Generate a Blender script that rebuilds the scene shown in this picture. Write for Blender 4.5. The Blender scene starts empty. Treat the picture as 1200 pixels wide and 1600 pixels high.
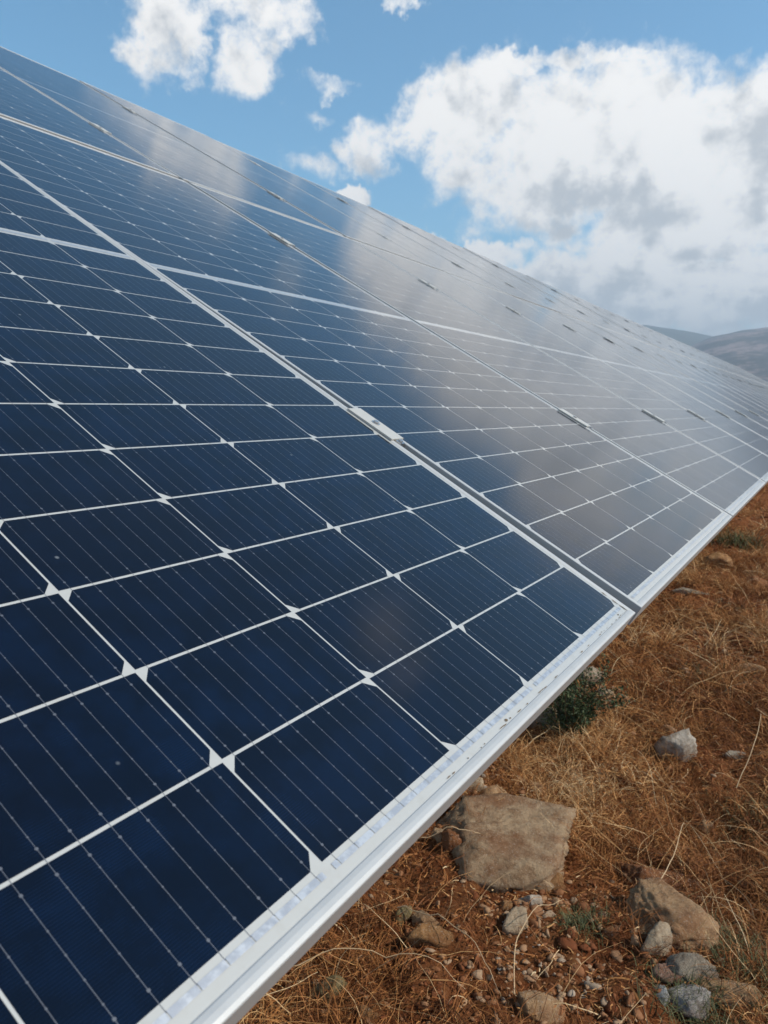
import bpy, bmesh, math, random
import numpy as np
from mathutils import Matrix, Vector
C = bpy.context; D = bpy.data; S = C.scene
RD = math.radians
random.seed(7); RNG = np.random.default_rng(7)

# ------------------------------------------------------------ camera
TILT = RD(28.0)          # slope of the module table
EDGE_H = 0.80            # height of its lower front edge above the ground
cam = D.cameras.new('camera'); cam_o = D.objects.new('camera', cam); S.collection.objects.link(cam_o)
cam.sensor_fit = 'VERTICAL'; cam.sensor_height = 36.0; cam.sensor_width = 27.0
cam.lens = 36 * 1195.07 / 1600.0
cam.clip_start = 0.02; cam.clip_end = 20000
M = Matrix(((0.50688956, 0.11348154, -0.85450858), (-0.86135816, 0.10525333, -0.4969747), (0.03354242, 0.98794923, 0.15110007)))
cam_o.matrix_world = Matrix.Translation((0.01846587, -0.19949187, 1.06951542)) @ M.to_4x4()
cam.dof.use_dof = True; cam.dof.focus_distance = 0.80; cam.dof.aperture_fstop = 17.0
S.camera = cam_o
S.render.resolution_x = 768; S.render.resolution_y = 1024

# ------------------------------------------------------------ light
SUN_AZ, SUN_EL = RD(-75.0), RD(42.0)
S.view_settings.view_transform = 'Standard'; S.view_settings.look = 'None'
S.view_settings.exposure = 0.0; S.view_settings.gamma = 1.0
sun = D.lights.new('sun', 'SUN'); sun.energy = 5.0; sun.angle = RD(1.5); sun.color = (1.0, 0.92, 0.80)
sun_o = D.objects.new('sun', sun); S.collection.objects.link(sun_o)
sd = Vector((math.cos(SUN_EL) * math.cos(SUN_AZ), math.cos(SUN_EL) * math.sin(SUN_AZ), math.sin(SUN_EL)))
sun_o.rotation_euler = sd.to_track_quat('Z', 'Y').to_euler()
sun_o.location = (0, 0, 30)

# small expression builder for node maths
class X:
    def __init__(s, nt, sock): s.nt = nt; s.k = sock
    def _m(s, op, *a):
        n = s.nt.nodes.new('ShaderNodeMath'); n.operation = op
        for i, v in enumerate((s,) + a):
            if isinstance(v, X): s.nt.links.new(v.k, n.inputs[i])
            else: n.inputs[i].default_value = v
        return X(s.nt, n.outputs[0])
    def __add__(s, o): return s._m('ADD', o)
    def __sub__(s, o): return s._m('SUBTRACT', o)
    def __mul__(s, o): return s._m('MULTIPLY', o)
    def __truediv__(s, o): return s._m('DIVIDE', o)
    def mx(s, o): return s._m('MAXIMUM', o)
    def mn(s, o): return s._m('MINIMUM', o)
    def ss(s, a, b):
        n = s.nt.nodes.new('ShaderNodeMapRange'); n.interpolation_type = 'SMOOTHSTEP'
        s.nt.links.new(s.k, n.inputs['Value']); n.inputs['From Min'].default_value = a; n.inputs['From Max'].default_value = b
        return X(s.nt, n.outputs['Result'])
def noise(nt, vec, scale, detail=4, rough=0.55, dist=0.0, off=None, norm=True):
    n = nt.nodes.new('ShaderNodeTexNoise'); n.inputs['Scale'].default_value = scale
    n.inputs['Detail'].default_value = detail; n.inputs['Roughness'].default_value = rough; n.inputs['Distortion'].default_value = dist
    if off is not None:
        v = nt.nodes.new('ShaderNodeVectorMath'); v.operation = 'ADD'; nt.links.new(vec, v.inputs[0]); v.inputs[1].default_value = off; vec = v.outputs[0]
    nt.links.new(vec, n.inputs['Vector']); return X(nt, n.outputs['Fac'])
def mixc(nt, fac, a, b, mode='MIX'):
    n = nt.nodes.new('ShaderNodeMix'); n.data_type = 'RGBA'; n.blend_type = mode
    for i, v in ((0, fac), (6, a), (7, b)):
        if isinstance(v, X): nt.links.new(v.k, n.inputs[i])
        elif hasattr(v, 'is_linked'): nt.links.new(v, n.inputs[i])
        elif isinstance(v, (int, float)): n.inputs[i].default_value = v
        else: n.inputs[i].default_value = (*v, 1) if len(v) == 3 else v
    return n.outputs[2]

# ------------------------------------------------------------ sky with clouds, laid out by compass direction and elevation (degrees)
W = D.worlds.new("World"); S.world = W; W.use_nodes = True
nt = W.node_tree; nt.nodes.clear()
out = nt.nodes.new('ShaderNodeOutputWorld'); bg = nt.nodes.new('ShaderNodeBackground'); nt.links.new(bg.outputs[0], out.inputs[0])
sky = nt.nodes.new('ShaderNodeTexSky'); sky.sky_type = 'NISHITA'; sky.sun_disc = False
sky.sun_elevation = SUN_EL; sky.sun_rotation = RD(90) - SUN_AZ; sky.air_density = 1.0; sky.dust_density = 0.0; sky.ozone_density = 4.0
SKY_K = 0.15
tc = nt.nodes.new('ShaderNodeTexCoord'); dv = tc.outputs['Generated']
sp = nt.nodes.new('ShaderNodeSeparateXYZ'); nt.links.new(dv, sp.inputs[0])
dx, dy, dz = (X(nt, sp.outputs[i]) for i in range(3))
az = dy._m('ARCTAN2', dx) * 57.2958
el = dz._m('ARCSINE') * 57.2958
n1 = noise(nt, dv, 9, 7, 0.62); n2 = noise(nt, dv, 9, 7, 0.62, off=(5.2, 1.3, 7.7)); n3 = noise(nt, dv, 24, 6, 0.6, off=(2, 8, 1))
azw = az + (n1 - 0.5) * 5.5 + (n3 - 0.5) * 5.0
elw = el + (n2 - 0.5) * 4.0 + (noise(nt, dv, 24, 6, 0.6, off=(6, 2, 3)) - 0.5) * 3.6
CL = [(46.37, 22.17, 2.6, 2.9, .62), (40.69, 20.89, 2.7, 2.5, .62), (38.78, 23.65, 2.9, 1.9, .55), (43.46, 24.52, 5.5, 2.0, .6), (31.5, 16.58, 2.71, 1.96, 0.62), (32.76, 13.44, 1.82, 0.9, 1), (15.14, 16.33, 13.88, 6.48, 1), (25.06, 18.44, 4.9, 3.6, 1), (6.42, 16.51, 9.78, 5.41, 1), (9.86, 12.24, 10.42, 5.11, 1), (25.29, 9.94, 5.49, 1.29, 0.9), (12.8, 7.6, 15, 3.3, 1), (-2, 7.5, 16, 5.5, 1), (-3, 15, 9, 4.5, .5), (34.76, 20.23, 3.11, 0.51, 0.28), (36.5, 18.64, 2.22, 0.53, 0.2), (29.18, 25.15, 2.64, 0.46, 0.3), (18.08, 21.4, 8.49, 1.06, 0.7), (36.88, 15.53, 2.69, 1.19, 0.3), (1.11, 16.66, 4.1, 4.81, 0.8),
      (-1, 34.5, 4.5, 2.4, .42), (-150, 22, 30, 9, .7), (120, 22, 25, 9, .7), (-95, 18, 18, 6, .7)]
GR = [(17.08, 14.07, 4.74, 1.91, 0.8), (13.17, 12.76, 5.42, 1.79, 0.6), (21.76, 11.67, 6.28, 1.04, 0.4), (7.14, 16.21, 3.43, 2.91, 0.45), (14, 8.3, 10, 1.1, 0.6), (8.86, 10.03, 5.57, 0.8, 0.35), (8.5, 5.9, 12.03, 1.1, 0.7), (6.04, 12.81, 2.27, 0.95, 0.4), (26.33, 12.46, 2.73, 1.66, 0.35), (45.14, 21.65, 1.66, 1.72, 0.15), (-4, 14, 5, 2.5, 0.3)]
def field(A, E, L):
    f = None
    for a, e, ra, re, w in L:
        u = (A - a) * (1 / ra); v = (E - e) * (1 / re)
        t = (u * u + v * v) * (-w) + w          # w at the centre, 0 on the ellipse
        f = t if f is None else f.mx(t)
    return f
dens = field(azw, elw, CL)
det = noise(nt, dv, 21, 9, 0.62, off=(9, 2, 4))
cover = (dens.mx(-1.0) + (det - 0.5) * 2.1)
mask = cover.ss(-0.10, 0.62)
grf = field(azw, elw, GR).mx(0.0)
def relief(sc, de, o, k):
    a_ = noise(nt, dv, sc, de, 0.6, off=o); b_ = noise(nt, dv, sc, de, 0.6, off=(o[0] + 0.010 * 14 / sc * 1.3, o[1] - 0.035 * 14 / sc * 1.3, o[2] + 0.030 * 14 / sc * 1.3)); return (a_ - b_) * k
rel = relief(14, 5, (9, 2, 4), 2.6) + relief(34, 6, (9, 5, 4), 1.6)
mpz = nt.nodes.new('ShaderNodeMapping'); mpz.inputs['Scale'].default_value = (1, 1, 5); nt.links.new(dv, mpz.inputs[0])
band = (noise(nt, mpz.outputs[0], 7, 6, 0.55, off=(3, 3, 1)) - 0.46) * 2.6 * el.ss(13.0, 8.5)
BR = field(az, el, [(1, 9.3, 9, 3.0, 1.0), (9, 8.9, 6, 1.0, .6), (26, 9.5, 5, .8, .6)]).mx(0.0)
shade = (band + rel * -0.75 - BR * 0.7 + (grf * 0.95 + (noise(nt, dv, 11, 8, 0.62, off=(1, 1, 9)) - 0.46) * 1.3 + (noise(nt, dv, 40, 6, 0.65, off=(4, 1, 9)) - 0.5) * 0.35)).ss(-0.05, 1.0)
hz = el.ss(9.0, 2.5)
ccol = mixc(nt, shade, (1.0, 0.97, 0.93), (0.53, 0.545, 0.56))
ccol = mixc(nt, hz * 0.5, ccol, (0.70, 0.77, 0.82))
skc = nt.nodes.new('ShaderNodeVectorMath'); skc.operation = 'SCALE'; nt.links.new(mixc(nt, 1.0, sky.outputs[0], (0.74, 1.20, 1.18), 'MULTIPLY'), skc.inputs[0]); skc.inputs['Scale'].default_value = SKY_K
CLOUD_K = 1.20
clc = nt.nodes.new('ShaderNodeVectorMath'); clc.operation = 'SCALE'; nt.links.new(ccol, clc.inputs[0]); clc.inputs['Scale'].default_value = CLOUD_K
nt.links.new(mixc(nt, mask, skc.outputs[0], clc.outputs[0]), bg.inputs[0])
bg.inputs[1].default_value = 1.0

# ------------------------------------------------------------ helpers
def link(o): S.collection.objects.link(o); return o
def tag(o, label=None, cat=None, group=None, kind=None):
    if label: o['label'] = label
    if cat: o['category'] = cat
    if group: o['group'] = group
    if kind: o['kind'] = kind
    return o
def empty(name, mat=None):
    o = D.objects.new(name, None); o.empty_display_size = 0.1
    if mat is not None: o.matrix_world = mat
    return link(o)
class MB:
    def __init__(s): s.v = []; s.f = []
    def box(s, x0, x1, y0, y1, z0, z1):
        b = len(s.v); s.v += [(x, y, z) for z in (z0, z1) for y in (y0, y1) for x in (x0, x1)]
        s.f += [tuple(b + i for i in q) for q in ((0, 2, 3, 1), (4, 5, 7, 6), (0, 1, 5, 4), (2, 6, 7, 3), (0, 4, 6, 2), (1, 3, 7, 5))]
    def poly(s, pts):
        b = len(s.v); s.v += pts; s.f.append(tuple(range(b, b + len(pts))))
    def cyl(s, x, y, z0, z1, r, n=12):
        b = len(s.v)
        for z in (z0, z1): s.v += [(x + r * math.cos(2 * math.pi * i / n), y + r * math.sin(2 * math.pi * i / n), z) for i in range(n)]
        s.f += [(b + i, b + (i + 1) % n, b + n + (i + 1) % n, b + n + i) for i in range(n)]
        s.f += [tuple(b + n + i for i in range(n)), tuple(b + n - 1 - i for i in range(n))]
    def mesh(s, name, mat, smooth=False):
        m = D.meshes.new(name); m.from_pydata([tuple(map(float, v)) for v in s.v], [], s.f); m.update()
        if mat: m.materials.append(mat)
        if smooth: m.polygons.foreach_set('use_smooth', [True] * len(m.polygons))
        return m
def add(name, mesh, parent=None, mat=None):
    o = D.objects.new(name, mesh)
    if parent is not None: o.parent = parent
    if mat is not None: o.matrix_local = mat
    return link(o)
def bevel(mesh, w, seg=2):
    bm = bmesh.new(); bm.from_mesh(mesh); bmesh.ops.bevel(bm, geom=bm.edges[:], offset=w, segments=seg, affect='EDGES', profile=0.5); bm.to_mesh(mesh); bm.free()
    return mesh
def np_mesh(name, V, F, mat=None, smooth=False, tint=None):
    """V (n,3); F (m,k) faces with k corners"""
    m = D.meshes.new(name); n = len(V); k = F.shape[1]
    m.vertices.add(n); m.vertices.foreach_set('co', np.ascontiguousarray(V, dtype=np.float32).ravel())
    m.loops.add(F.size); m.loops.foreach_set('vertex_index', np.ascontiguousarray(F, dtype=np.int32).ravel())
    m.polygons.add(len(F)); m.polygons.foreach_set('loop_start', np.arange(0, F.size, k, dtype=np.int32))
    try: m.polygons.foreach_set('loop_total', np.full(len(F), k, dtype=np.int32))
    except Exception: pass
    m.update(calc_edges=True)
    if smooth: m.polygons.foreach_set('use_smooth', np.ones(len(F), dtype=bool))
    if tint is not None:
        a = m.attributes.new('tint', 'FLOAT', 'POINT'); a.data.foreach_set('value', np.ascontiguousarray(tint, dtype=np.float32))
    if mat: m.materials.append(mat)
    m.validate()
    return m
# numpy value noise
def _h(ix, iy, iz, seed):
    h = (ix * 374761393 + iy * 668265263 + iz * 2147483647 * 3 + seed * 974711) & 0xffffffff
    h = ((h ^ (h >> 13)) * 1274126177) & 0xffffffff; h = ((h ^ (h >> 16)) * 2246822519) & 0xffffffff
    return ((h ^ (h >> 15)) & 0xffff) / 65535.0
def vnoise(x, y, z=None, seed=0):
    z = np.zeros_like(x) if z is None else z
    i, j, k = (np.floor(a).astype(np.int64) for a in (x, y, z)); u, v, w = x - i, y - j, z - k
    u, v, w = (t * t * (3 - 2 * t) for t in (u, v, w)); r = 0
    for a in (0, 1):
        for b in (0, 1):
            for c in (0, 1):
                r = r + _h(i + a, j + b, k + c, seed) * (u if a else 1 - u) * (v if b else 1 - v) * (w if c else 1 - w)
    return r
def fbm(x, y, z=None, o=4, seed=0, g=0.5):
    s = 0; a = 1; t = 0
    for i in range(o):
        s = s + a * (vnoise(x * 2 ** i, y * 2 ** i, None if z is None else z * 2 ** i, seed + i * 7) - 0.5); t += a; a *= g
    return s / t * 2
def height(x, y):
    f = np.exp(-np.maximum(np.hypot(x - 3, y) - 40, 0) / 400.0)
    h = 0.10 * fbm(x * 0.5, y * 0.5, o=3, seed=3) + 0.055 * fbm(x * 2.6 + 9, y * 2.6, o=3, seed=5) + 0.034 * fbm(x * 11, y * 11, o=4, seed=9, g=0.6)
    return h * f

# ------------------------------------------------------------ materials
def mat(name):
    m = D.materials.new(name); m.use_nodes = True; t = m.node_tree; return m, t, t.nodes['Principled BSDF']
def setp(p, **k):
    for a, v in k.items():
        a = a.replace('_', ' ')
        if a in p.inputs: p.inputs[a].default_value = (*v, 1) if isinstance(v, tuple) and len(v) == 3 else v
def objco(t): return t.nodes.new('ShaderNodeTexCoord').outputs['Object']
def bump(t, p, hx, strength, dist):
    b = t.nodes.new('ShaderNodeBump'); b.inputs['Strength'].default_value = strength; b.inputs['Distance'].default_value = dist
    t.links.new(hx.k, b.inputs['Height']); t.links.new(b.outputs[0], p.inputs['Normal']); return b
GLASS_R = 0.085
def glassy(t, p, co):
    """front glass over the part: a clear coat, faintly textured and dusty"""
    d = noise(t, co, 5, 5, 0.6); setp(p, Coat_Weight=1.0, Coat_IOR=1.38, Sheen_Weight=0.012, Sheen_Roughness=0.3)
    r = d.ss(0.3, 0.8) * 0.05 + GLASS_R
    t.links.new(r.k, p.inputs['Coat Roughness'])
    b = t.nodes.new('ShaderNodeBump'); b.inputs['Strength'].default_value = 0.06; b.inputs['Distance'].default_value = 0.0004
    nn = noise(t, co, 900, 2, 0.5); t.links.new(nn.k, b.inputs['Height']); t.links.new(b.outputs[0], p.inputs['Coat Normal'])
# silicon cells: dark blue with the fine printed fingers, faint mottling
m_cell, t, p = mat('silicon_cell'); co = objco(t); sx = t.nodes.new('ShaderNodeSeparateXYZ'); t.links.new(co, sx.inputs[0])
yy = X(t, sx.outputs[1])
fing = (yy * (2 * math.pi / 0.00165))._m('SINE').ss(0.55, 1.0)
mott = noise(t, co, 26, 5, 0.6).ss(0.35, 0.7)
big = noise(t, co, 2.3, 2, 0.5).ss(0.35, 0.65)
base = mixc(t, mott, (0.0016, 0.0035, 0.010), (0.0022, 0.008, 0.026))
base = mixc(t, big * 0.7, base, (0.0035, 0.0035, 0.007))
col = mixc(t, fing * 0.4, base, (0.007, 0.014, 0.036))
cellx = (X(t, sx.outputs[0]) * (1 / 0.167545))._m('FLOOR'); celly = (yy * (1 / 0.084977))._m('FLOOR')
cv_ = t.nodes.new('ShaderNodeCombineXYZ'); t.links.new(cellx.k, cv_.inputs[0]); t.links.new(celly.k, cv_.inputs[1])
wn = t.nodes.new('ShaderNodeTexWhiteNoise'); wn.noise_dimensions = '2D'; t.links.new(cv_.outputs[0], wn.inputs['Vector'])
col = mixc(t, X(t, wn.outputs['Value']) * 0.4, col, mixc(t, 1.0, col, (0.55, 0.5, 0.5), 'MULTIPLY'))
mp = t.nodes.new('ShaderNodeMapping'); mp.inputs['Scale'].default_value = (60, 5, 1); t.links.new(co, mp.inputs[0])
film = noise(t, mp.outputs[0], 1.0, 4, 0.6).ss(0.55, 0.8) * noise(t, co, 3.1, 3, 0.6, off=(3, 3, 0)).ss(0.5, 0.7)
col = mixc(t, film * 0.035, col, (0.34, 0.29, 0.23))
# dried water specks on the glass
vr = t.nodes.new('ShaderNodeTexVoronoi'); vr.inputs['Scale'].default_value = 38; t.links.new(co, vr.inputs['Vector'])
sel = t.nodes.new('ShaderNodeSeparateColor'); t.links.new(vr.outputs['Color'], sel.inputs[0])
spk = X(t, vr.outputs['Distance']).ss(0.085, 0.03) * X(t, sel.outputs[0]).ss(0.90, 0.91)
col = mixc(t, spk * 0.5, col, (0.25, 0.27, 0.28))
dust = noise(t, co, 140, 3, 0.7).ss(0.66, 0.8)
col = mixc(t, dust * 0.012, col, (0.30, 0.27, 0.23))
t.links.new(col, p.inputs['Base Color']); setp(p, Roughness=0.6, Specular_IOR_Level=0.0); glassy(t, p, co)
# white backsheet
m_back, t, p = mat('white_backsheet'); co = objco(t)
col = mixc(t, noise(t, co, 60, 4, 0.6).ss(0.45, 0.8) * 0.35, (0.44, 0.435, 0.405), (0.35, 0.33, 0.28))
t.links.new(col, p.inputs['Base Color']); setp(p, Roughness=0.6); glassy(t, p, co)
# tinned wires and collector ribbon
m_wire, t, p = mat('tinned_wire'); setp(p, Base_Color=(0.11, 0.115, 0.13), Metallic=0.3, Roughness=0.55); glassy(t, p, objco(t))
m_rib, t, p = mat('tinned_ribbon'); co = objco(t)
col = mixc(t, noise(t, co, 130, 3, 0.6).ss(0.4, 0.65), (0.40, 0.41, 0.43), (0.54, 0.55, 0.56)); t.links.new(col, p.inputs['Base Color'])
setp(p, Metallic=0.45, Roughness=0.45); bump(t, p, noise(t, co, 240, 2), 0.25, 0.0006)
p.inputs['Coat Weight'].default_value = 1.0
# anodised aluminium
def alu(name, c, r, me=0.85):
    m, t, p = mat(name); co = objco(t)
    col = mixc(t, noise(t, co, 35, 5, 0.65).ss(0.4, 0.8) * 0.35, c, tuple(a * 0.82 for a in c)); t.links.new(col, p.inputs['Base Color'])
    rr = noise(t, co, 90, 4, 0.6) * 0.18 + (r - 0.09); t.links.new(rr.k, p.inputs['Roughness']); setp(p, Metallic=me)
    bump(t, p, noise(t, co, 700, 3, 0.6), 0.08, 0.0003); return m
m_alu = alu('anodised_frame', (0.50, 0.50, 0.485), 0.6, 0.45)
m_clamp = alu('clamp_aluminium', (0.50, 0.49, 0.45), 0.6, .25)
m_bolt = alu('stainless_bolt', (0.6, 0.6, 0.6), 0.3, 1.0)
m_galv = alu('galvanised_steel', (0.50, 0.51, 0.52), 0.5)
m_seal, t, p = mat('black_sealant'); setp(p, Base_Color=(0.06, 0.055, 0.05), Roughness=0.8)
m_dirt, t, p = mat('dried_dirt'); setp(p, Base_Color=(0.13, 0.09, 0.055), Roughness=0.95)

# ------------------------------------------------------------ the modules
T = Matrix.Translation((0, 0, EDGE_H)) @ Matrix.Rotation(TILT, 4, 'X')     # table plane: x along, y up the slope, z out of it
PU, PV, MID, MB_, PW, ML, GT = 0.167545, 0.084977, 0.020677, 0.024064, 1.050345, 2.1026, 0.027661
MW = PW - 0.020; MX = (MW - 6 * PU) / 2 - 0.0026; LIP = 0.0097
NCOL = 37
def row_y(v): return MB_ + v * PV + (MID if v >= 12 else 0)
def frame_mesh():
    prof = [(0, -.0296), (0, .0004), (.0006, .0011), (.003, .0016), (.006, .0014), (.0088, .0008), (.0097, .0001), (.0097, -.0020), (.0020, -.0020), (.0020, -.0280), (.0200, -.0280), (.0200, -.0296)]
    k = len(prof); v = []; f = []
    for cx, cy, sx, sy in ((0, 0, 1, 1), (MW, 0, -1, 1), (MW, ML, -1, -1), (0, ML, 1, -1)):
        v += [(cx + sx * d, cy + sy * d, z) for d, z in prof]
    m = MB(); m.v = v
    for c in range(4):
        a, b = c * k, ((c + 1) % 4) * k
        for i in range(k):
            j = (i + 1) % k; m.f.append((a + i, b + i, b + j, a + j))
    me = m.mesh('frame', m_alu)
    return me
def backsheet_mesh():
    m = MB(); m.box(LIP - .004, MW - LIP + .004, LIP - .004, ML - LIP + .004, -.0018, -.00006); return m.mesh('backsheet', m_back)
CG, RG, CH = 0.0017, 0.0022, 0.0092
def cells_mesh():
    m = MB(); z = 0.0
    for c in range(6):
        up = (c % 2 == 0)
        for r in range(24):
            x0 = MX + c * PU + CG / 2; x1 = x0 + PU - CG; y0 = row_y(r) + RG / 2; y1 = y0 + PV - RG
            if r == 0: y0 = row_y(0) + 0.0005
            u = up if r < 12 else not up
            if u: pts = [(x0, y0), (x1, y0), (x1, y1 - CH), (x1 - CH, y1), (x0 + CH, y1), (x0, y1 - CH)]
            else: pts = [(x0 + CH, y0), (x1 - CH, y0), (x1, y0 + CH), (x1, y1), (x0, y1), (x0, y0 + CH)]
            m.poly([(a, b, z) for a, b in pts])
    return m.mesh('cell_array', m_cell)
def wires_mesh():
    m = MB(); z = 0.00006; hw = 0.00019
    for c in range(6):
        for k in range(9):
            x = MX + c * PU + CG / 2 + (k + .5) * (PU - CG) / 9
            for a, b in ((0, 12), (12, 24)):
                y0 = row_y(a) - (.0045 if a == 0 else .004); y1 = (row_y(12) - MID if b == 12 else row_y(23) + PV) + .004
                m.poly([(x - hw, y0, z), (x + hw, y0, z), (x + hw, y1, z), (x - hw, y1, z)])
            for r in range(24):
                yb = row_y(r) + RG / 2
                for q, s in ((.0068, 1.7), (.0145, 1), (.0275, 1), (.041, 1), (.0545, 1), (.067, 1), (.0752, 1.7)):
                    w = .00052 * s; h = .0005 * s; z2 = z + .00004
                    m.poly([(x - w, yb + q - h * .6, z2), (x - w * .4, yb + q - h, z2), (x + w * .4, yb + q - h, z2), (x + w, yb + q - h * .6, z2), (x + w, yb + q + h * .6, z2), (x + w * .4, yb + q + h, z2), (x - w * .4, yb + q + h, z2), (x - w, yb + q + h * .6, z2)])
    return m.mesh('busbar_wires', m_wire)
def ribbon_meshes():
    L = []
    for y0, y1 in ((row_y(0) - .0078, row_y(0) - .0036), (row_y(23) + PV + .0036, row_y(23) + PV + .0078)):
        for c0 in (0, 2, 4):
            m = MB(); xs = [MX + c * PU + CG / 2 + (k + .5) * (PU - CG) / 9 for c in (c0, c0 + 1) for k in range(9)]
            xs = [xs[0] - .006] + xs + [xs[-1] + .006]
            for a, b in zip(xs[:-1], xs[1:]):
                dz = RNG.uniform(-.00008, .00008); e = RNG.uniform(-.00008, .00008)
                m.poly([(a + .0004, y0, .0003 + dz), (b - .0004, y0, .0003 - dz), (b - .0004, y1, .0003 - dz + e), (a + .0004, y1, .0003 + dz + e)])
            L.append(m.mesh('collector_ribbon', m_rib))
    yc = row_y(12) - MID / 2
    for c0, c1 in ((0, 1), (1, 3), (3, 5), (5, 6)):
        m = MB(); m.poly([(MX + c0 * PU + .004, yc - .0028, .0002), (MX + c1 * PU - .004, yc - .0028, .0002), (MX + c1 * PU - .004, yc + .0028, .0002), (MX + c0 * PU + .004, yc + .0028, .0002)])
        L.append(m.mesh('collector_ribbon', m_rib))
    return L
def seal_mesh():
    m = MB(); a, b, z = LIP - .0006, LIP + .0009, -.00015
    for x0, x1, y0, y1 in ((a, MW - a, a, b), (a, MW - a, ML - b, ML - a), (a, b, b, ML - b), (MW - b, MW - a, b, ML - b)):
        m.poly([(x0, y0, z), (x1, y0, z), (x1, y1, z), (x0, y1, z)])
    return m.mesh('seal', m_seal)
def box_mesh(x):
    m = MB(); m.box(x - .03, x + .03, ML / 2 - .05, ML / 2 + .05, -.022, -.002); return m.mesh('junction_box', m_seal)
ME = [('frame', frame_mesh()), ('backsheet', backsheet_mesh()), ('cell_array', cells_mesh()), ('busbar_wires', wires_mesh()), ('seal', seal_mesh())]
ME += [('collector_ribbon', q) for q in ribbon_meshes()] + [('junction_box', box_mesh(x)) for x in (.2, .51, .82)]
ORD = ['first', 'second', 'third', 'fourth', 'fifth', 'sixth', 'seventh', 'eighth', 'ninth', 'tenth', 'eleventh', 'twelfth', 'thirteenth', 'fourteenth', 'fifteenth', 'sixteenth', 'seventeenth', 'eighteenth', 'nineteenth', 'twentieth']
TENS = {20: 'twenty', 30: 'thirty'}
def nth(i):
    if i <= 20: return ORD[i - 1]
    if i == 30: return 'thirtieth'
    return TENS[i // 10 * 10] + '-' + ORD[i % 10 - 1]
proto = empty('solar_module')
parts = [(k, add(k, v, proto)) for k, v in ME]
def place_module(c, tier, first):
    r = proto if first else link(proto.copy())
    dyn = 0 if tier == 0 else ML + GT
    ml = Matrix.Translation((c * PW + .0026, dyn - .0015, 0))
    if c == 0 and tier == 0:      # the nearest module sits a few millimetres off the plane of the rest
        r3 = Matrix.Rotation(0.0089, 4, 'X') @ Matrix.Rotation(-0.00308, 4, 'Y') @ Matrix.Rotation(-0.0013, 4, 'Z')
        ml = Matrix.Translation((1.0 + .00046, .0018, -.00448)) @ r3 @ Matrix.Translation((-1.0 + .0026, -.0015, 0))
    else:
        j = random.Random(c * 7 + tier)
        ml = ml @ Matrix.Rotation(j.gauss(0, .0008), 4, 'X') @ Matrix.Translation((0, j.gauss(0, .0006), j.gauss(0, .0006)))
    r.matrix_world = T @ ml
    if c == 0 and tier == 0: lab = 'nearest blue solar module, lowest and leftmost, with specks of dirt along its lower lip'
    else: lab = '%s blue solar module from the left in the %s tier of the table' % (nth(c + 1), 'lower' if tier == 0 else 'upper')
    tag(r, lab, 'solar panel', 'solar modules mounted in two tiers')
    if not first:
        for k, o in parts:
            if c > 7 and k in ('busbar_wires', 'seal', 'junction_box', 'collector_ribbon'): continue
            q = o.copy(); link(q); q.parent = r
    return r
n = 0
for c in range(NCOL):
    for tier in (0, 1):
        place_module(c, tier, n == 0); n += 1
near = proto
# dirt caught in the lower corner of the nearest module, dark specks along its lip
m = MB()
rr = random.Random(5)
def blot(x, y, rx, ry, z=.0006, n=9):
    m.poly([(x + rx * math.cos(6.283 * i / n) * rr.uniform(.6, 1.2), y + ry * math.sin(6.283 * i / n) * rr.uniform(.6, 1.2), z) for i in range(n)])
for i in range(16): blot(MW - LIP - .001 - abs(rr.gauss(0, .001)), LIP + .002 + rr.random() ** 2 * .05, .0008, .003)
for i in range(26): blot(MW - LIP - .002 - rr.random() ** 1.5 * .6, LIP + rr.uniform(.0002, .0014), .004 * rr.random() + .0008, .0005)
for x, y, s in ((.60, .0125, .0022), (.607, .0115, .0014), (.985, .0135, .0022), (.9, .0118, .0012), (.52, .0112, .001)): blot(x, y, s, s * .6)
o = add('dirt_specks', m.mesh('dirt_specks', m_dirt), near)

# ------------------------------------------------------------ clamps between neighbouring modules
def clamp_plate():
    m = MB(); m.box(-.0185, .0185, -.046, .046, .0012, .0042); m.box(-.0072, .0072, -.046, .046, -.016, .0012)
    return bevel(m.mesh('clamp_plate', m_clamp), .0006, 2)
def clamp_bolt():
    m = MB(); m.cyl(0, 0, .0043, .0052, .0070, 20); m.cyl(0, 0, .0053, .0078, .0045, 6)
    return m.mesh('bolt', m_bolt)
def clamp_nut():
    m = MB(); m.box(-.007, .007, -.058, -.0465, -.004, .0026); m.cyl(0, -.052, .0027, .0052, .0036, 12)
    return m.mesh('end_screw', m_bolt)
ck = empty('module_clamp'); cparts = [add('clamp_plate', clamp_plate(), ck), add('bolt', clamp_bolt(), ck), add('end_screw', clamp_nut(), ck)]
cf = True
for g_ in range(1, NCOL):
    for q, (y, nm) in enumerate(((.474, 'lowest'), (1.621, 'second'), (ML + GT + .4687, 'third'), (ML + GT + 1.621, 'topmost'))):
        r = ck if cf else link(ck.copy())
        r.matrix_world = T @ Matrix.Translation((g_ * PW - .0074, y, 0.0008 if g_ > 1 else -.0002))
        tag(r, 'grey metal clamp, %s of four up the slope, on the %s joint between modules' % (nm, nth(g_)), 'clamp', 'clamps holding the modules')
        if not cf:
            for o in cparts:
                if g_ > 8 and o.name.startswith('end_screw'): continue
                z = o.copy(); link(z); z.parent = r
        cf = False

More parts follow.
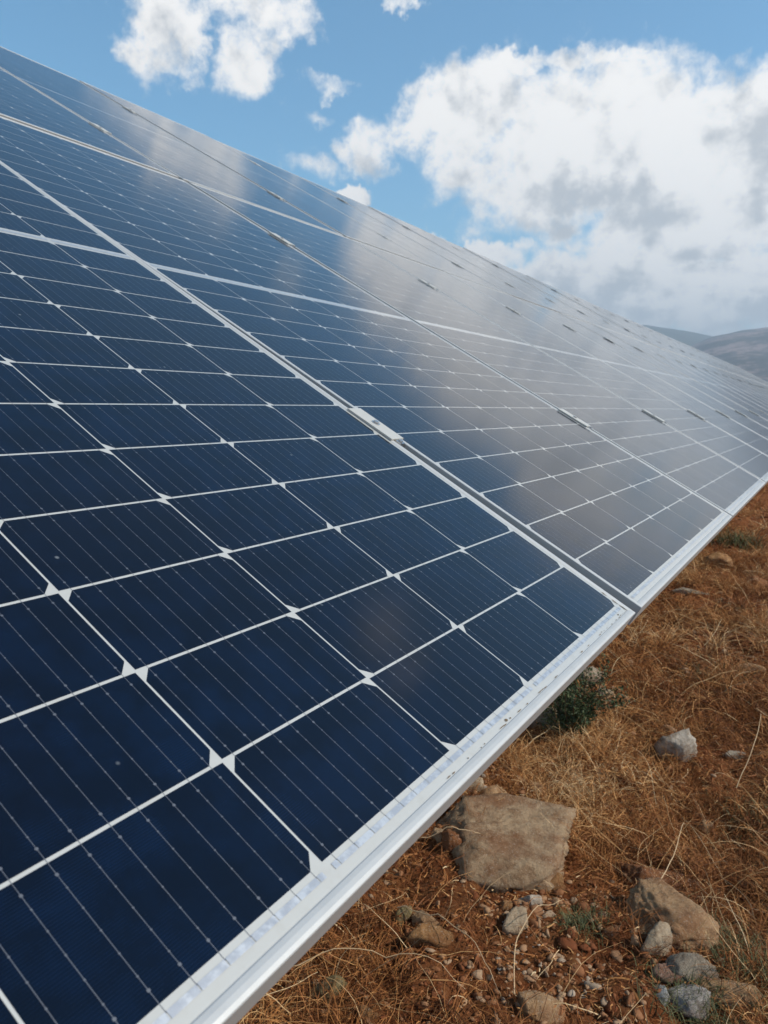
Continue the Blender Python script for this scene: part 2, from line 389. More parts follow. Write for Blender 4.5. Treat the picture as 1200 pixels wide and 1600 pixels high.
# ------------------------------------------------------------ rack underneath
rack = empty('mounting_rack', T.copy()); tag(rack, 'galvanised steel rack under the long table of solar modules', 'rack')
m = MB()
for y in (.474, 1.621, ML + GT + .4687, ML + GT + 1.621):
    mm = MB(); mm.box(-.3, NCOL * PW + .2, y - .02, y + .02, -.092, -.0305); add('rail', mm.mesh('rail', m_galv), rack)
for k in range(10):
    x = 1.6 + k * 4.1
    mm = MB(); mm.box(x - .03, x + .03, .2, 3.9, -.17, -.0925); add('rafter', mm.mesh('rafter', m_galv), rack)
    for y in (.75, 3.3):
        pt = T @ Vector((x, y, -.171)); mm = MB(); h = pt.z + .25
        mm.box(-.04, .04, -.003, .003, -h, .0); mm.box(-.04, -.034, -.03, -.0035, -h, 0); mm.box(.034, .04, -.03, -.0035, -h, 0)
        o = add('post', mm.mesh('post', m_galv), rack); o.matrix_world = Matrix.Translation(pt)

# ------------------------------------------------------------ ground: one sheet, fine where it is near, reaching the horizon
def axis(lo, hi, a, b, step, far, g=1.18):
    core = list(np.arange(a, b + 1e-9, step)); v = b; s = step; up = []
    while v < far: s *= g; v += s; up.append(v)
    v = a; s = step; dn = []
    while v > -far: s *= g; v -= s; dn.append(v)
    return np.array(dn[::-1] + core + up)
xs = axis(0, 0, 0.5, 5.2, 0.012, 6000); ys = axis(0, 0, -0.7, 1.0, 0.012, 6000)
gx, gy = np.meshgrid(xs, ys); gz = height(gx, gy)
clod = fbm(gx * 38, gy * 38, o=3, seed=21, g=.6); lim = (np.abs(gx - 3) < 4) & (np.abs(gy) < 2)
gz = gz + np.where(lim, 0.007 * clod * np.clip(fbm(gx * 3, gy * 3, seed=31) + .7, 0, 1.3), 0)
nx, ny = len(xs), len(ys); idx = np.arange(nx * ny).reshape(ny, nx)
F = np.stack([idx[:-1, :-1], idx[:-1, 1:], idx[1:, 1:], idx[1:, :-1]], -1).reshape(-1, 4)
m_soil, t, p = mat('red_soil'); co = objco(t)
a = noise(t, co, 3.0, 5, 0.6).ss(0.35, 0.65); b = noise(t, co, 22, 6, 0.7).ss(0.35, 0.7); c = noise(t, co, 120, 4, 0.7)
col = mixc(t, a, (0.13, 0.034, 0.011), (0.21, 0.070, 0.024))
col = mixc(t, b * 0.6, col, (0.27, 0.125, 0.05)); col = mixc(t, c.ss(0.52, 0.75) * 0.5, col, (0.05, 0.018, 0.008))
col = mixc(t, noise(t, co, 300, 3, 0.6).ss(0.6, 0.72) * 0.6, col, (0.34, 0.22, 0.14))
t.links.new(col, p.inputs['Base Color']); setp(p, Roughness=0.95, Specular_IOR_Level=0.1)
bump(t, p, noise(t, co, 90, 8, 0.8), 1.0, 0.010)
ground = add('ground', np_mesh('ground', np.stack([gx.ravel(), gy.ravel(), gz.ravel()], 1), F, m_soil, True)); tag(ground, kind='structure')

def ramp_tint(name, stops, rough=0.9, scale=60, amt=.35):
    m, t, p = mat(name); a = t.nodes.new('ShaderNodeAttribute'); a.attribute_name = 'tint'
    r = t.nodes.new('ShaderNodeValToRGB'); el_ = r.color_ramp.elements
    while len(el_) < len(stops): el_.new(0.5)
    for e, (q, c) in zip(el_, stops): e.position = q; e.color = (*c, 1)
    t.links.new(a.outputs['Fac'], r.inputs[0]); co = objco(t)
    n_ = noise(t, co, scale, 4, 0.6).ss(0.3, 0.7)
    col = mixc(t, n_ * amt, r.outputs[0], (0.10, 0.045, 0.02)); t.links.new(col, p.inputs['Base Color']); setp(p, Roughness=rough, Specular_IOR_Level=0.15)
    return m, t, p
# ---- gravel
m_grav, t, p = ramp_tint('gravel_stone', [(0, (0.17, 0.055, 0.022)), (.3, (0.27, 0.12, 0.055)), (.6, (0.38, 0.24, 0.14)), (.85, (0.40, 0.31, 0.22)), (1, (0.48, 0.42, 0.35))])
bump(t, p, noise(t, objco(t), 200, 4, .7), .5, .002)
def ico(sub):
    bm = bmesh.new(); bmesh.ops.create_icosphere(bm, subdivisions=sub, radius=1); V = np.array([v.co[:] for v in bm.verts]); Fc = np.array([[v.index for v in f.verts] for f in bm.faces]); bm.free(); return V, Fc
IV, IF = ico(1); IV2, IF2 = ico(2)
PATCH = [(1.93, .56, .20, 1.0), (1.86, .42, .16, .9), (1.55, .25, .14, .8), (1.45, .27, .12, .8), (2.8, .5, .28, 1), (3.1, .35, .3, .6), (1.30, .16, .22, .8), (1.42, .02, .10, .6)]
def scatter(n, x0, x1, y0, y1, dens):
    x = RNG.uniform(x0, x1, n); y = RNG.uniform(y0, y1, n); k = RNG.random(n) < dens(x, y); return x[k], y[k]
def gdens(x, y):
    d = .16 + .4 * np.clip(fbm(x * 2.2, y * 2.2, seed=41) + .1, 0, 1)
    for px, py, r, w in PATCH: d = np.maximum(d, w * np.exp(-((x - px) ** 2 + (y - py) ** 2) / r ** 2))
    return d
VV = []; FF = []; TT = []; nb = 0
for (n_, x0, x1, y0, y1, s0, s1) in ((34000, .7, 4, -.5, .8, .0022, .009), (3400, .7, 4, -.5, .8, .006, .018), (9000, 4, 13, -.6, 1.2, .004, .018), (4000, -1, 8, -3, -.5, .005, .02)):
    x, y = scatter(n_, x0, x1, y0, y1, gdens); k = len(x)
    s = s0 + (s1 - s0) * RNG.random(k) ** 2.6
    z = height(x, y) + s * .15
    sc = RNG.uniform(.55, 1.35, (k, 3)) * [1, 1, .7]; an = RNG.uniform(0, 6.28, k)
    Nn = RNG.normal(size=(k, 6, 3)); Nn /= np.linalg.norm(Nn, axis=2)[..., None]; Hh = RNG.uniform(.28, .8, (k, 6, 1))
    dt = np.einsum('kpc,vc->kpv', Nn, IV2); rad_ = np.minimum(np.min(np.where(dt > .08, Hh / np.maximum(dt, .08), 9), axis=1), 1.3) * (1 + .08 * RNG.normal(size=(k, len(IV2))))
    P_ = IV2[None] * rad_[..., None] * sc[:, None] * s[:, None, None] * 1.15
    ca, sa = np.cos(an)[:, None], np.sin(an)[:, None]
    P_ = np.stack([P_[..., 0] * ca - P_[..., 1] * sa + x[:, None], P_[..., 0] * sa + P_[..., 1] * ca + y[:, None], P_[..., 2] + z[:, None]], -1)
    VV.append(P_.reshape(-1, 3)); FF.append((IF2[None] + (np.arange(k) * len(IV2))[:, None, None]).reshape(-1, 3) + nb); nb += k * len(IV2)
    g_ = np.clip(RNG.random(k) ** 1.7 * .75 + .22 * (gdens(x, y) > .6), 0, 1); TT.append(np.repeat(g_, len(IV2)))
o = add('gravel', np_mesh('gravel', np.concatenate(VV), np.concatenate(FF), m_grav, False, np.concatenate(TT))); tag(o, 'loose gravel and soil crumbs strewn over the red soil', 'gravel', kind='stuff')

# ---- rocks
RC = {'dust': ((.44, .31, .19), (.26, .15, .08)), 'tan': ((.48, .30, .16), (.30, .16, .08)), 'cream': ((.52, .40, .27), (.27, .18, .11)), 'pink': ((.33, .20, .145), (.2, .10, .06)), 'white': ((.48, .48, .46), (.27, .24, .2)),
      'grey': ((.38, .32, .245), (.17, .12, .08)), 'bluegrey': ((.42, .385, .35), (.18, .14, .11)), 'whitegrey': ((.58, .50, .41), (.26, .19, .13)), 'ochre': ((.37, .20, .085), (.2, .09, .035)), 'rust': ((.28, .12, .05), (.14, .05, .02)), 'mossy': ((.27, .21, .10), (.13, .08, .035))}
RM = {}
for k, (c1, c2) in RC.items():
    m, t, p = mat('rock_' + k); co = objco(t)
    col = mixc(t, noise(t, co, 26, 6, 0.7).ss(0.38, 0.68), c1, c2)
    col = mixc(t, noise(t, co, 75, 5, 0.7, off=(3, 3, 3)).ss(0.58, 0.7) * .6, col, tuple(min(.6, a * 1.45) for a in c1))
    col = mixc(t, noise(t, co, 9, 4, 0.6, off=(7, 1, 3)).ss(0.46, 0.68) * .65, col, (0.23, 0.095, 0.04))
    col = mixc(t, noise(t, co, 260, 4, 0.7).ss(0.55, 0.72) * .5, col, tuple(a * .35 for a in c2)); col = mixc(t, noise(t, co, 190, 5, 0.8, off=(2, 6, 3)).ss(0.56, 0.66) * .6, col, (0.55, 0.5, 0.42))
    t.links.new(col, p.inputs['Base Color']); setp(p, Roughness=0.9, Specular_IOR_Level=0.2)
    h_ = noise(t, co, 70, 9, 0.8) + noise(t, co, 14, 4, 0.6) * 1.5; bump(t, p, h_, 1.0, .011); RM[k] = m
ROCKS=[
 ('boulder', 1.73, 0.405, 0.175, 0.72, 0.50, 'dust', 'large flat-topped dusty boulder half under the front edge of the modules'),
 ('rock', 1.622, 0.002, 0.0601, 1.25, 0.6, 'tan', 'tan rock with a rounded crown just above the little pile of stones'),
 ('stone', 1.505, -0.005, 0.0256, 0.8, 0.7, 'cream', 'cream stone with a hollow, tucked against the foot of the tan rock'),
 ('stone', 1.443, -0.035, 0.0208, 1.1, 0.7, 'pink', 'pinkish stone leaning in the middle of the little pile'),
 ('stone', 1.392, -0.035, 0.0113, 1.7, 0.9, 'white', 'white narrow stone standing at the left of the little pile'),
 ('stone', 1.474, -0.07, 0.0307, 0.8, 0.7, 'grey', 'grey blocky stone at the top of the little pile'),
 ('stone', 1.4, -0.079, 0.0293, 0.7, 0.6, 'bluegrey', 'blue-grey cracked stone at the bottom of the little pile'),
 ('stone', 1.464, -0.103, 0.0085, 1.2, 0.8, 'pink', 'small salmon pebble between the grey stone and the tan wedge'),
 ('stone', 1.467, -0.137, 0.0347, 0.75, 0.5, 'tan', 'tan wedge-shaped stone lying right of the little pile'),
 ('stone', 2.483, 0.12, 0.0426, 1.2, 1.15, 'whitegrey', 'whitish stone with a dark left side alone in the dry grass'),
 ('stone', 5.298, 0.395, 0.079, 0.6, 0.6, 'ochre', 'ochre oblong stone far along the modules, beside a green tuft'),
 ('stone', 4.895, 0.098, 0.0487, 0.7, 0.6, 'rust', 'rust orange stone near the right border, beyond the ochre oblong stone'),
 ('stone', 4.72, 0.517, 0.0342, 0.9, 0.6, 'pink', 'small pinkish stone close to the module edge at the second joint'),
 ('rock', 1.807, 0.065, 0.0724, 0.75, 0.45, 'rust', 'rusty brown rock half buried in straw above the tan rock'),
 ('stone', 1.622, 0.255, 0.0294, 0.7, 0.5, 'ochre', 'orange-ochre stone at the right foot of the large boulder'),
 ('stone', 1.608, 0.507, 0.0235, 1.1, 0.9, 'rust', 'orange stone at the shaded left end of the large boulder'),
 ('stone', 1.627, 0.539, 0.0175, 1.2, 0.9, 'dust', 'dull brown stone behind the orange one under the module edge'),
 ('stone', 1.42, 0.257, 0.0239, 0.7, 0.8, 'cream', 'pale wedge-shaped stone on the red soil below the large boulder'),
 ('stone', 1.52, 0.269, 0.0168, 1.0, 0.8, 'whitegrey', 'pale grey lump beside small gravel right below the boulder'),
 ('stone', 1.466, 0.306, 0.0124, 1.0, 0.8, 'ochre', 'small ochre stone between the boulder and the pale wedge-shaped stone'),
 ('stone', 1.058, 0.49, 0.0245, 0.9, 0.7, 'mossy', 'yellowish mossy stone in straw at the lower edge, nearest the metal frame'),
 ('stone', 1.05, 0.403, 0.0168, 0.7, 0.6, 'ochre', 'ochre chip of stone just right of the yellowish mossy stone'),
 ('stone', 1.324, 0.434, 0.0226, 0.8, 0.7, 'tan', 'tan lump in the straw between the frame and the red soil'),
 ('stone', 1.315, 0.472, 0.0107, 1.8, 0.7, 'mossy', 'olive narrow stone just left of the tan lump'),
 ('stone', 1.278, 0.399, 0.0334, 0.5, 0.5, 'ochre', 'long flat ochre stone lying below the tan lump'),
 ('stone', 1.224, 0.152, 0.0343, 0.6, 0.4, 'tan', 'flat tan stone in red soil at the bottom border'),
 ('stone', 2.402, 0.539, 0.0515, 0.8, 0.7, 'grey', 'grey stone beside the dark green shrub, touching the frame line'),
 ('stone', 2.904, 0.515, 0.0499, 0.7, 0.7, 'grey', 'grey stone above the dark green shrub'),
 ('stone', 2.788, 0.424, 0.0309, 0.8, 0.7, 'cream', 'pale stone right of the grey stone above the shrub'),
 ('stone', 2.959, 0.582, 0.0359, 0.8, 0.8, 'whitegrey', 'light grey chunk close to the frame above the shrub'),
 ('stone', 1.895, 0.504, 0.0318, 0.7, 0.6, 'tan', 'tan angular stone on the gravel above the boulder'),
 ('stone', 1.883, 0.566, 0.0268, 0.7, 0.7, 'cream', 'pale angular stone on the gravel nearest the frame'),
 ('stone', 1.842, 0.404, 0.0186, 0.8, 0.7, 'whitegrey', 'light grey stone at the right of the gravel patch'),
 ('stone', 2.028, 0.434, 0.0184, 1.2, 0.8, 'tan', 'upright tan stone at the far side of the gravel patch'),
 ('stone', 4.345, 0.389, 0.0591, 0.6, 0.4, 'grey', 'flat grey stone in brown grass by the second joint of modules'),
 ('stone', 2.578, -0.034, 0.024, 0.4, 0.35, 'grey', 'flat grey splinter of stone near the right border, level with the whitish stone'),
 ('stone', 2.196, -0.005, 0.0177, 1.1, 0.6, 'tan', 'tan pebble in the grass below the grey splinter'),
 ('stone', 3.325, -0.003, 0.0387, 0.6, 0.5, 'tan', 'tan stone near the right border, farther than the grey splinter'),
 ('stone', 1.615, -0.181, 0.0193, 0.8, 0.5, 'rust', 'reddish stone in green grass at the right border'),
 ('stone', 1.503, 0.094, 0.0171, 0.5, 0.5, 'rust', 'small orange slab on the red soil left of the tan rock'),
]

RV, RF = ico(5)
RVs, RFs = ico(4)
def rock(name, x, y, a, asp, hh, colour, lab, i):
    r = np.random.default_rng(100 + i); V, Fc = (RV, RF) if a > .05 else (RVs, RFs)
    nf = r.integers(7, 11); N = r.normal(size=(nf, 3)); N /= np.linalg.norm(N, axis=1)[:, None]; Hh = r.uniform(.55, .95, nf)
    if name == 'boulder': N[0] = (0.12, -.05, 1); N[0] /= np.linalg.norm(N[0]); Hh[0] = .55; Hh[2:] += .12; N[1] = (-.95, -.1, .2); N[1] /= np.linalg.norm(N[1]); Hh[1] = .74
    dt = V @ N.T; rad = np.min(np.where(dt > .05, Hh / np.maximum(dt, .05), 9), axis=1); rad = np.minimum(rad, 1.35)
    off = r.uniform(0, 50, 3)
    rad = rad * (1 + .05 * fbm(V[:, 0] * 1.6 + off[0], V[:, 1] * 1.6 + off[1], V[:, 2] * 1.6, o=3, seed=i) + .05 * fbm(V[:, 0] * 22 + off[2], V[:, 1] * 22, V[:, 2] * 22, o=3, seed=i + 80, g=.7) + .12 * fbm(V[:, 0] * 6 + off[0], V[:, 1] * 6, V[:, 2] * 6 + off[2], o=4, seed=i + 50, g=.6))
    a *= 1.18; P_ = V * rad[:, None] * [a * 1.08, a * max(asp, .45) * .95, a * hh * (1.25 if a < .06 else 1.0)]
    an = RD(-59.5) + r.uniform(-.3, .3) * (0.5 if a > .05 else 1)
    o = add(name, np_mesh(name, P_, Fc, RM[colour], True))
    ti = .22 if a < .05 else .06
    z = float(height(np.array([x]), np.array([y]))[0])
    o.matrix_world = Matrix.Translation((x, y, z + a * hh * (.28 if a < .1 else .10))) @ Matrix.Rotation(an, 4, 'Z') @ Matrix.Rotation(r.uniform(-ti, ti), 4, 'X') @ Matrix.Rotation(r.uniform(-ti, ti), 4, 'Y')
    tag(o, lab, 'rock' if a > .045 else 'stone', 'rocks and stones lying on the red soil')
for i, R_ in enumerate(ROCKS): rock(*R_, i)

# ---- dry grass
m_straw, t, p = ramp_tint('dry_straw', [(0, (0.09, 0.030, 0.009)), (.3, (0.27, 0.095, 0.026)), (.55, (0.46, 0.205, 0.062)), (.8, (0.64, 0.38, 0.16)), (1, (0.78, 0.60, 0.36))], .75, 90, .25)
setp(p, Specular_IOR_Level=.3)
def straws(n, reg, dens, ln, wd, seg, lift, tint, droop=1.0, wander=.38, tri=False, clump=0, bias=None):
    x, y = scatter(n, *reg, dens); k = len(x)
    if clump:
        m_ = max(1, k // clump); who = RNG.integers(0, m_, k); cx, cy = x[:m_][who], y[:m_][who]; rr_ = RNG.normal(0, .016, (2, k)); x, y = cx + rr_[0], cy + rr_[1]
    L_ = RNG.uniform(*ln, k) * RNG.uniform(.6, 1, k); az = RNG.uniform(0, 6.283, k) if not clump else np.arctan2(rr_[1], rr_[0]) + RNG.normal(0, .5, k)
    if bias is not None: az = np.where(RNG.random(k) < .6, bias + 1.2 * fbm(x * 1.3, y * 1.3, seed=83) + RNG.normal(0, .45, k), az)
    pt = RNG.uniform(*lift, k)
    P_ = np.zeros((k, seg + 1, 3)); P_[:, 0] = np.stack([x, y, height(x, y) + RNG.uniform(-.002, .012, k)], 1)
    ca = RNG.normal(0, wander, k)
    for s in range(seg):
        st = L_ / seg; d = np.stack([np.cos(pt) * np.cos(az), np.cos(pt) * np.sin(az), np.sin(pt)], 1)
        P_[:, s + 1] = P_[:, s] + d * st[:, None]
        az = az + ca * .6 + RNG.normal(0, wander * .5, k); pt = pt - droop * RNG.uniform(.05, .45, k) * 3 / seg + RNG.normal(0, .12, k)
        g0 = height(P_[:, s + 1, 0], P_[:, s + 1, 1]); low = P_[:, s + 1, 2] < g0 + .001
        P_[:, s + 1, 2] = np.where(low, g0 + .001 + RNG.random(k) * .004, P_[:, s + 1, 2]); pt = np.where(low, np.abs(pt) * .4, pt)
    tg = np.gradient(P_, axis=1); tg /= np.linalg.norm(tg, axis=2)[..., None] + 1e-9
    rv = RNG.normal(size=(k, 1, 3)); sd_ = np.cross(tg, rv); sd_ /= np.linalg.norm(sd_, axis=2)[..., None] + 1e-9
    w = RNG.uniform(*wd, k)[:, None, None] * np.linspace(1, .35, seg + 1)[None, :, None] * .5
    if tri:
        s2 = np.cross(tg, sd_); V = np.stack([P_ + sd_ * w, P_ - sd_ * w * .5 + s2 * w * .87, P_ - sd_ * w * .5 - s2 * w * .87], 2); q = 3
    else: V = np.stack([P_ - sd_ * w, P_ + sd_ * w], 2); q = 2
    V = V.reshape(-1, 3); base = (np.arange(k) * (seg + 1) * q)[:, None, None, None]; s_ = (np.arange(seg) * q)[None, :, None, None]
    qd = np.array([[0, 1, q + 1, q]]) if q == 2 else np.array([[0, 1, 4, 3], [1, 2, 5, 4], [2, 0, 3, 5]])
    Fq = (base + s_ + qd[None, None]).reshape(-1, 4)
    tt = np.repeat(np.clip(tint(x, y, k), 0, 1), (seg + 1) * q)
    return V, Fq, tt
BARE = [(1.28, .20, .20, .95), (1.52, .34, .16, .8), (1.9, .55, .18, .7), (1.38, .05, .12, .7), (1.40, .33, .10, .6), (3.6, .1, .5, .4), (2.75, .5, .2, .6)]
THICK = [(4.2, .25, .7, .7), (6.5, .4, 1.5, .7), (1.0, .55, .28, 1), (2.1, .15, .38, 1), (1.8, -.1, .35, .9), (1.15, .42, .18, .8), (2.7, .2, .5, .8), (1.5, .62, .1, .6)]
def sd_base(x, y):
    d = .30 + 1.45 * fbm(x * 3.0, y * 3.0, seed=61, o=4)
    for px, py, r, w in THICK: d = d + .55 * w * np.exp(-((x - px) ** 2 + (y - py) ** 2) / r ** 2)
    for px, py, r, w in BARE: d = d * (1 - w * np.exp(-((x - px) ** 2 + (y - py) ** 2) / r ** 2))
    return np.clip(d, .05, 1)
def ti_mix(x, y, k): return .38 + .55 * fbm(x * 2.7, y * 2.7, seed=71) + RNG.normal(0, .24, k)
def ti_gold(x, y, k): return .52 + .55 * fbm(x * 3.1 + 3, y * 3.1, seed=73) + RNG.normal(0, .12, k)
def ti_pale(x, y, k): return .84 + RNG.normal(0, .1, k)
def ti_dark(x, y, k): return .22 + RNG.normal(0, .14, k)
def d_all(x, y): return .35 + .65 * sd_base(x, y)
NR = (.7, 2.7, -.5, .75); MR = (2.7, 5.5, -.7, .9)
SET = [
    # litter: broken flat bits, chaff
    (60000, NR, d_all, (.006, .022), (.0012, .0038), 2, (-.3, .5), ti_mix, {}),
    (26000, MR, d_all, (.010, .035), (.002, .006), 2, (-.3, .5), ti_mix, {}),
    (30000, NR, sd_base, (.015, .07), (.0008, .0020), 4, (-.1, .5), ti_dark, {}),
    (34000, NR, sd_base, (.02, .09), (.0008, .0018), 6, (0, .8), ti_mix, dict(bias=.9)),
    (26000, NR, sd_base, (.04, .13), (.0008, .0018), 6, (.3, 1.35), ti_gold, dict(clump=26, wander=.25)),
    (9000, NR, sd_base, (.03, .10), (.0016, .0036), 4, (-.05, .5), ti_gold, dict(bias=.3, wander=.2)),
    (1500, NR, sd_base, (.10, .26), (.0011, .0020), 8, (.1, .9), ti_pale, dict(wander=.22)),
    (20000, MR, sd_base, (.05, .16), (.0013, .0028), 5, (0, .9), ti_mix, dict(bias=.9)),
    (30000, MR, sd_base, (.06, .17), (.0013, .0028), 5, (.3, 1.35), ti_gold, dict(clump=30, wander=.25)),
    (14000, MR, sd_base, (.03, .09), (.0014, .0034), 4, (-.1, .6), ti_dark, {}),
    (2200, MR, sd_base, (.12, .30), (.0015, .0028), 7, (.1, 1.0), ti_pale, dict(wander=.22)),
    (50000, (5.5, 14, -1, 1.6), sd_base, (.07, .22), (.002, .0048), 4, (.1, 1.2), ti_gold, dict(clump=24)),
    (16000, (-.5, 6, -2.6, -.5), sd_base, (.06, .18), (.0014, .0032), 5, (0, 1.1), ti_mix, dict(clump=20)),
]
Vs, Fs, Ts, b_ = [], [], [], 0
for n_, reg, de, ln, wd, seg, lift, ti, kw in SET:
    V, Fq, tt = straws(n_, reg, de, ln, wd, seg, lift, ti, **kw); Vs.append(V); Fs.append(Fq + b_); Ts.append(tt); b_ += len(V)
o = add('dry_grass', np_mesh('dry_grass', np.concatenate(Vs), np.concatenate(Fs), m_straw, False, np.concatenate(Ts))); tag(o, 'tangled tan and rust dry grass and straw matted over the soil', 'dry grass', kind='stuff')
# a few long pale stems that stand out, each a thing
STEMS = [((1.02, .60), (1.20, .30), .05, 'long pale straw stem arching across the bottom border near the metal frame'),
         ((1.30, .47), (1.24, .22), .04, 'long pale straw stem lying level above the flat ochre stone'),
         ((1.62, .06), (2.05, -.02), .12, 'long tan stem slanting up from the rusty rock towards the whitish stone'),
         ((1.22, .20), (1.55, .22), .05, 'thin straw stem crossing the bare red soil below the pale wedge-shaped stone'),
         ((1.57, .56), (1.66, .43), .06, 'pale straw stem poking from under the frame across the dark end of the boulder'),
         ((2.35, -.05), (2.75, -.12), .14, 'long tan stem rising right of the whitish stone')]
m_stem, t, p = mat('straw_stem'); setp(p, Base_Color=(0.56, 0.39, 0.22), Roughness=.6)
for i, (a, b, hh, lab) in enumerate(STEMS):
    r = random.Random(i); pts = []
    for s in range(17):
        u = s / 16; x = a[0] + (b[0] - a[0]) * u + .02 * math.sin(3.1 * u + i) ; y = a[1] + (b[1] - a[1]) * u + .022 * math.sin(4.3 * u + 2 * i)
        z = float(height(np.array([x]), np.array([y]))[0]) + .008 + hh * math.sin(math.pi * min(1, u * .9 + .05)) ** .8
        pts.append(Vector((x, y, z)))
    m = MB()
    for s, q in enumerate(pts):
        d = (pts[min(s + 1, 16)] - pts[max(s - 1, 0)]).normalized(); e1 = d.orthogonal().normalized(); e2 = d.cross(e1); w = .0013 * (1 - .6 * s / 16)
        m.v += [tuple(q + (e1 * math.cos(k * 1.2566) + e2 * math.sin(k * 1.2566)) * w) for k in range(5)]
    for s in range(16):
        m.f += [(s * 5 + k, s * 5 + (k + 1) % 5, (s + 1) * 5 + (k + 1) % 5, (s + 1) * 5 + k) for k in range(5)]
    tag(add('straw_stem', m.mesh('straw_stem', m_stem, True)), lab, 'dry stem', 'long pale stems lying over the grass')

# ---- green plants
def leafmat(name, c1, c2):
    m, t, p = mat(name); a = t.nodes.new('ShaderNodeAttribute'); a.attribute_name = 'tint'
    t.links.new(mixc(t, X(t, a.outputs['Fac']), c1, c2), p.inputs['Base Color']); setp(p, Roughness=.6, Specular_IOR_Level=.3); return m
m_leaf = leafmat('shrub_leaf', (0.028, 0.048, 0.018), (0.085, 0.105, 0.042)); m_grn = leafmat('green_blade', (0.05, 0.062, 0.022), (0.15, 0.145, 0.06))
m_twig, t, p = mat('twig'); setp(p, Base_Color=(0.16, 0.09, 0.05), Roughness=.9)
def shrub(x, y, r, h, nl, lab, seed):
    q = np.random.default_rng(seed); z0 = float(height(np.array([x]), np.array([y]))[0])
    root = empty('shrub', Matrix.Translation((x, y, z0))); tag(root, lab, 'shrub')
    m = MB(); tips = []
    for i in range(26):
        a = q.uniform(0, 6.28); el_ = q.uniform(.25, 1.4); L_ = r * q.uniform(.5, 1.15); pr = Vector((0, 0, 0)); seg = 6
        for s in range(seg):
            d = Vector((math.cos(a) * math.cos(el_), math.sin(a) * math.cos(el_), math.sin(el_) * h / r)); nx_ = pr + d * L_ / seg
            w = .0022 * (1 - s / seg) + .0006; e1 = d.orthogonal().normalized() * w; e2 = d.cross(e1).normalized() * w; b = len(m.v)
            m.v += [tuple(pr + e1), tuple(pr + e2), tuple(pr - e1), tuple(nx_ + e1), tuple(nx_ + e2), tuple(nx_ - e1)]; m.f += [(b, b + 1, b + 4, b + 3), (b + 1, b + 2, b + 5, b + 4), (b + 2, b, b + 3, b + 5)]
            if s > 0: tips += [nx_.copy(), (pr + nx_) / 2]
            pr = nx_; a += q.normal(0, .35); el_ += q.normal(0, .2)
    add('stems', m.mesh('stems', m_twig), root)
    tp = np.array([t_[:] for t_ in tips]); k = nl; c = tp[q.integers(0, len(tp), k)] + q.normal(0, r * .055, (k, 3))
    d = q.normal(size=(k, 3)); d[:, 2] = np.abs(d[:, 2]) * .8; d /= np.linalg.norm(d, axis=1)[:, None]; s = np.cross(d, q.normal(size=(k, 3))); s /= np.linalg.norm(s, axis=1)[:, None]
    ll = q.uniform(.006, .014, k)[:, None]; ww = ll * .28
    V = np.stack([c, c + d * ll * .5 + s * ww, c + d * ll, c + d * ll * .5 - s * ww], 1).reshape(-1, 3)
    add('foliage', np_mesh('foliage', V, np.arange(4 * k).reshape(-1, 4), m_leaf, False, np.repeat(q.random(k) ** 1.5, 4)), root)
shrub(2.36, .44, .21, .27, 5600, 'small dark green shrub growing beside the front edge of the modules', 3)
def tuft(x, y, r, h, n_, lab, w=.0014):
    global RNG
    z0 = 0; k = n_; px = x + RNG.normal(0, r * .55, k); py = y + RNG.normal(0, r * .55, k); seg = 5
    P_ = np.zeros((k, seg + 1, 3)); P_[:, 0] = np.stack([px, py, height(px, py)], 1); az = RNG.uniform(0, 6.28, k); pt = RNG.uniform(.6, 1.5, k); L_ = h * RNG.uniform(.5, 1.2, k)
    for s in range(seg):
        P_[:, s + 1] = P_[:, s] + np.stack([np.cos(pt) * np.cos(az), np.cos(pt) * np.sin(az), np.sin(pt)], 1) * (L_ / seg)[:, None]; pt = pt - RNG.uniform(.05, .4, k)
    sdv = np.stack([-np.sin(az), np.cos(az), 0 * az], 1)[:, None] * w * np.linspace(1, .2, seg + 1)[None, :, None]
    V = np.stack([P_ - sdv, P_ + sdv], 2); V = V.reshape(-1, 3) - [x, y, 0]
    b = (np.arange(k) * (seg + 1) * 2)[:, None, None]; Fq = (b + (np.arange(seg) * 2)[None, :, None] + np.array([0, 1, 3, 2])[None, None]).reshape(-1, 4)
    o = add('grass_tuft', np_mesh('grass_tuft', V, Fq, m_grn, False, np.repeat(RNG.random(k), (seg + 1) * 2))); o.location = (x, y, 0)
    tag(o, lab, 'grass tuft', 'green grass tufts')
tuft(6.2, .33, .18, .16, 420, 'green grass tuft near the right border, far along the modules', .0026)
tuft(1.62, -.10, .09, .055, 450, 'dark green grass clump right of the tan rock', .0010)
tuft(1.40, -.09, .07, .05, 450, 'low green grass under the blue-grey stone and the tan wedge', .0010)
tuft(1.55, -.20, .09, .05, 260, 'green grass at the right border around the reddish stone', .0010)
tuft(2.25, -.12, .12, .05, 180, 'faint green grass by the right border below the grey splinter', .0012)
tuft(1.50, .15, .05, .04, 220, 'thin green blades on the soil left of the tan rock', .0010)
tuft(3.25, .12, .14, .06, 160, 'olive grass patch beyond the whitish stone', .0018)

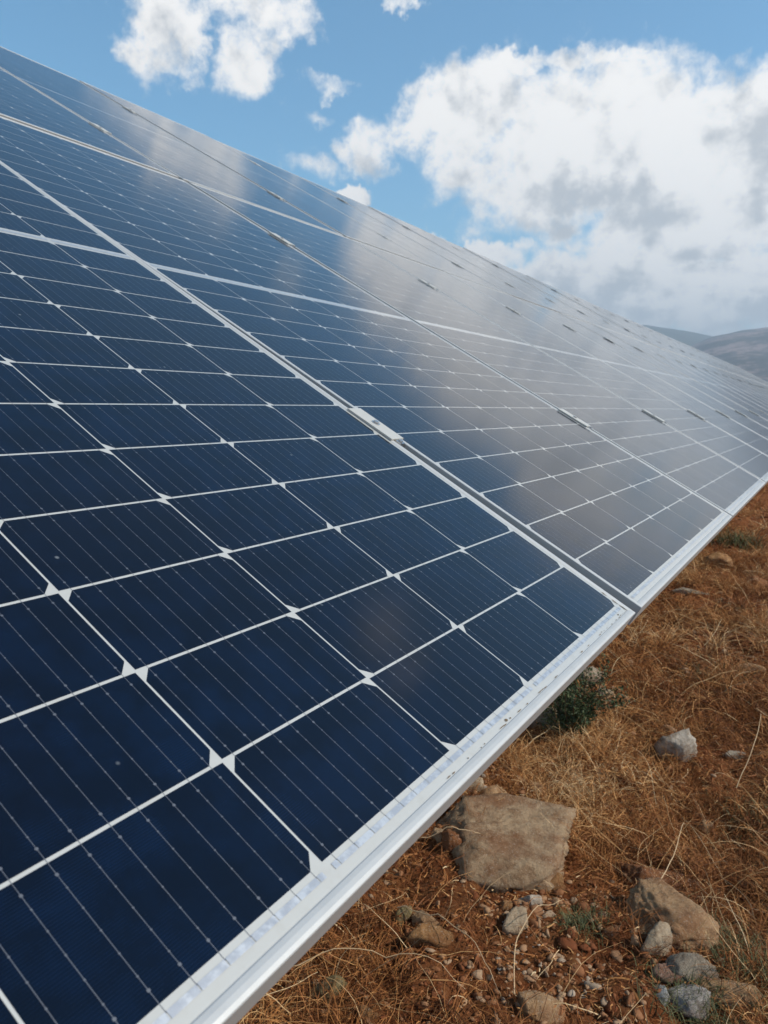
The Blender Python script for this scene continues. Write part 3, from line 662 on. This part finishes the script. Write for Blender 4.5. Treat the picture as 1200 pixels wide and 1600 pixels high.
# ---- hills far off
m_hill, t, p = mat('hillside'); co = objco(t)
a = noise(t, co, .008, 10, .75).ss(.46, .54); b = noise(t, co, .05, 6, .75).ss(.5, .56)
col = mixc(t, a, (0.07, 0.075, 0.075), (0.30, 0.22, 0.20)); col = mixc(t, b * .8, col, (0.04, 0.045, 0.04))
t.links.new(col, p.inputs['Base Color']); setp(p, Roughness=1.0, Specular_IOR_Level=0.0)
m_hill2, t, p = mat('wooded_hillside'); co = objco(t)
col = mixc(t, noise(t, co, .02, 8, .7).ss(.4, .62), (0.03, 0.045, 0.03), (0.06, 0.07, 0.045)); t.links.new(col, p.inputs['Base Color']); setp(p, Roughness=1.0, Specular_IOR_Level=0.0)
def hill(prof, az0, az1, d0, d1, m, seed, rough_):
    A = np.radians(np.linspace(az0, az1, 300)); Tt = np.linspace(0, 1.5, 90)
    aa, tt = np.meshgrid(A, Tt); d = d0 + (d1 - d0) * tt
    crest = np.interp(np.degrees(aa), [q[0] for q in prof], [q[1] for q in prof]); zc = np.tan(np.radians(crest)) * d1
    z = zc * np.where(tt < 1, np.sin(np.clip(tt, 0, 1) * math.pi / 2) ** 1.15, 1 - .9 * (tt - 1) ** 1.5)
    x, y = d * np.cos(aa), d * np.sin(aa)
    ro = fbm(x / 260, y / 260, o=5, seed=seed, g=.55); z = z + rough_ * zc * ro * np.minimum(1, tt * 1.2) * np.clip(abs(tt - 1) * 2.5 + .03, 0, 1)
    ny_, nx_ = x.shape; ix = np.arange(nx_ * ny_).reshape(ny_, nx_); Fq = np.stack([ix[:-1, :-1], ix[:-1, 1:], ix[1:, 1:], ix[1:, :-1]], -1).reshape(-1, 4)
    o = add('hill', np_mesh('hill', np.stack([x.ravel(), y.ravel(), z.ravel() - 2], 1), Fq, m, True)); tag(o, kind='structure')
hill([(-30, 3.0), (0, 2.5), (6, 3.9), (7.5, 4.42), (9, 4.72), (10.44, 4.96), (12.25, 5.17), (16, 5.5), (24, 5.0), (40, 4.2), (60, 3)], -8, 60, 1500, 3000, m_hill2, 5, .10)
hill([(-60, 2.5), (-30, 4.0), (-8, 5.3), (0, 5.2), (3, 5.0), (4.5, 4.85), (6.4, 4.6), (7.9, 4.25), (9.5, 3.6), (12, 2.5), (18, .8), (24, 0)], -60, 24, 900, 2300, m_hill, 11, .16)

# ---- the air between here and the hills
HAZE = 5.2e-4
if HAZE > 0:
    m = D.materials.new('haze_air'); m.use_nodes = True; t = m.node_tree; t.nodes.clear()
    o_ = t.nodes.new('ShaderNodeOutputMaterial'); v = t.nodes.new('ShaderNodeVolumePrincipled'); v.inputs['Density'].default_value = HAZE; v.inputs['Color'].default_value = (0.76, 0.88, 1.0, 1); v.inputs['Anisotropy'].default_value = 0.2
    t.links.new(v.outputs[0], o_.inputs['Volume'])
    b = MB(); zl = float(min(gz.min(), -12)) - 1; b.box(-9500, 9500, -9500, 9500, zl, 330); hz_o = add('haze', b.mesh('haze', m)); tag(hz_o, kind='stuff')
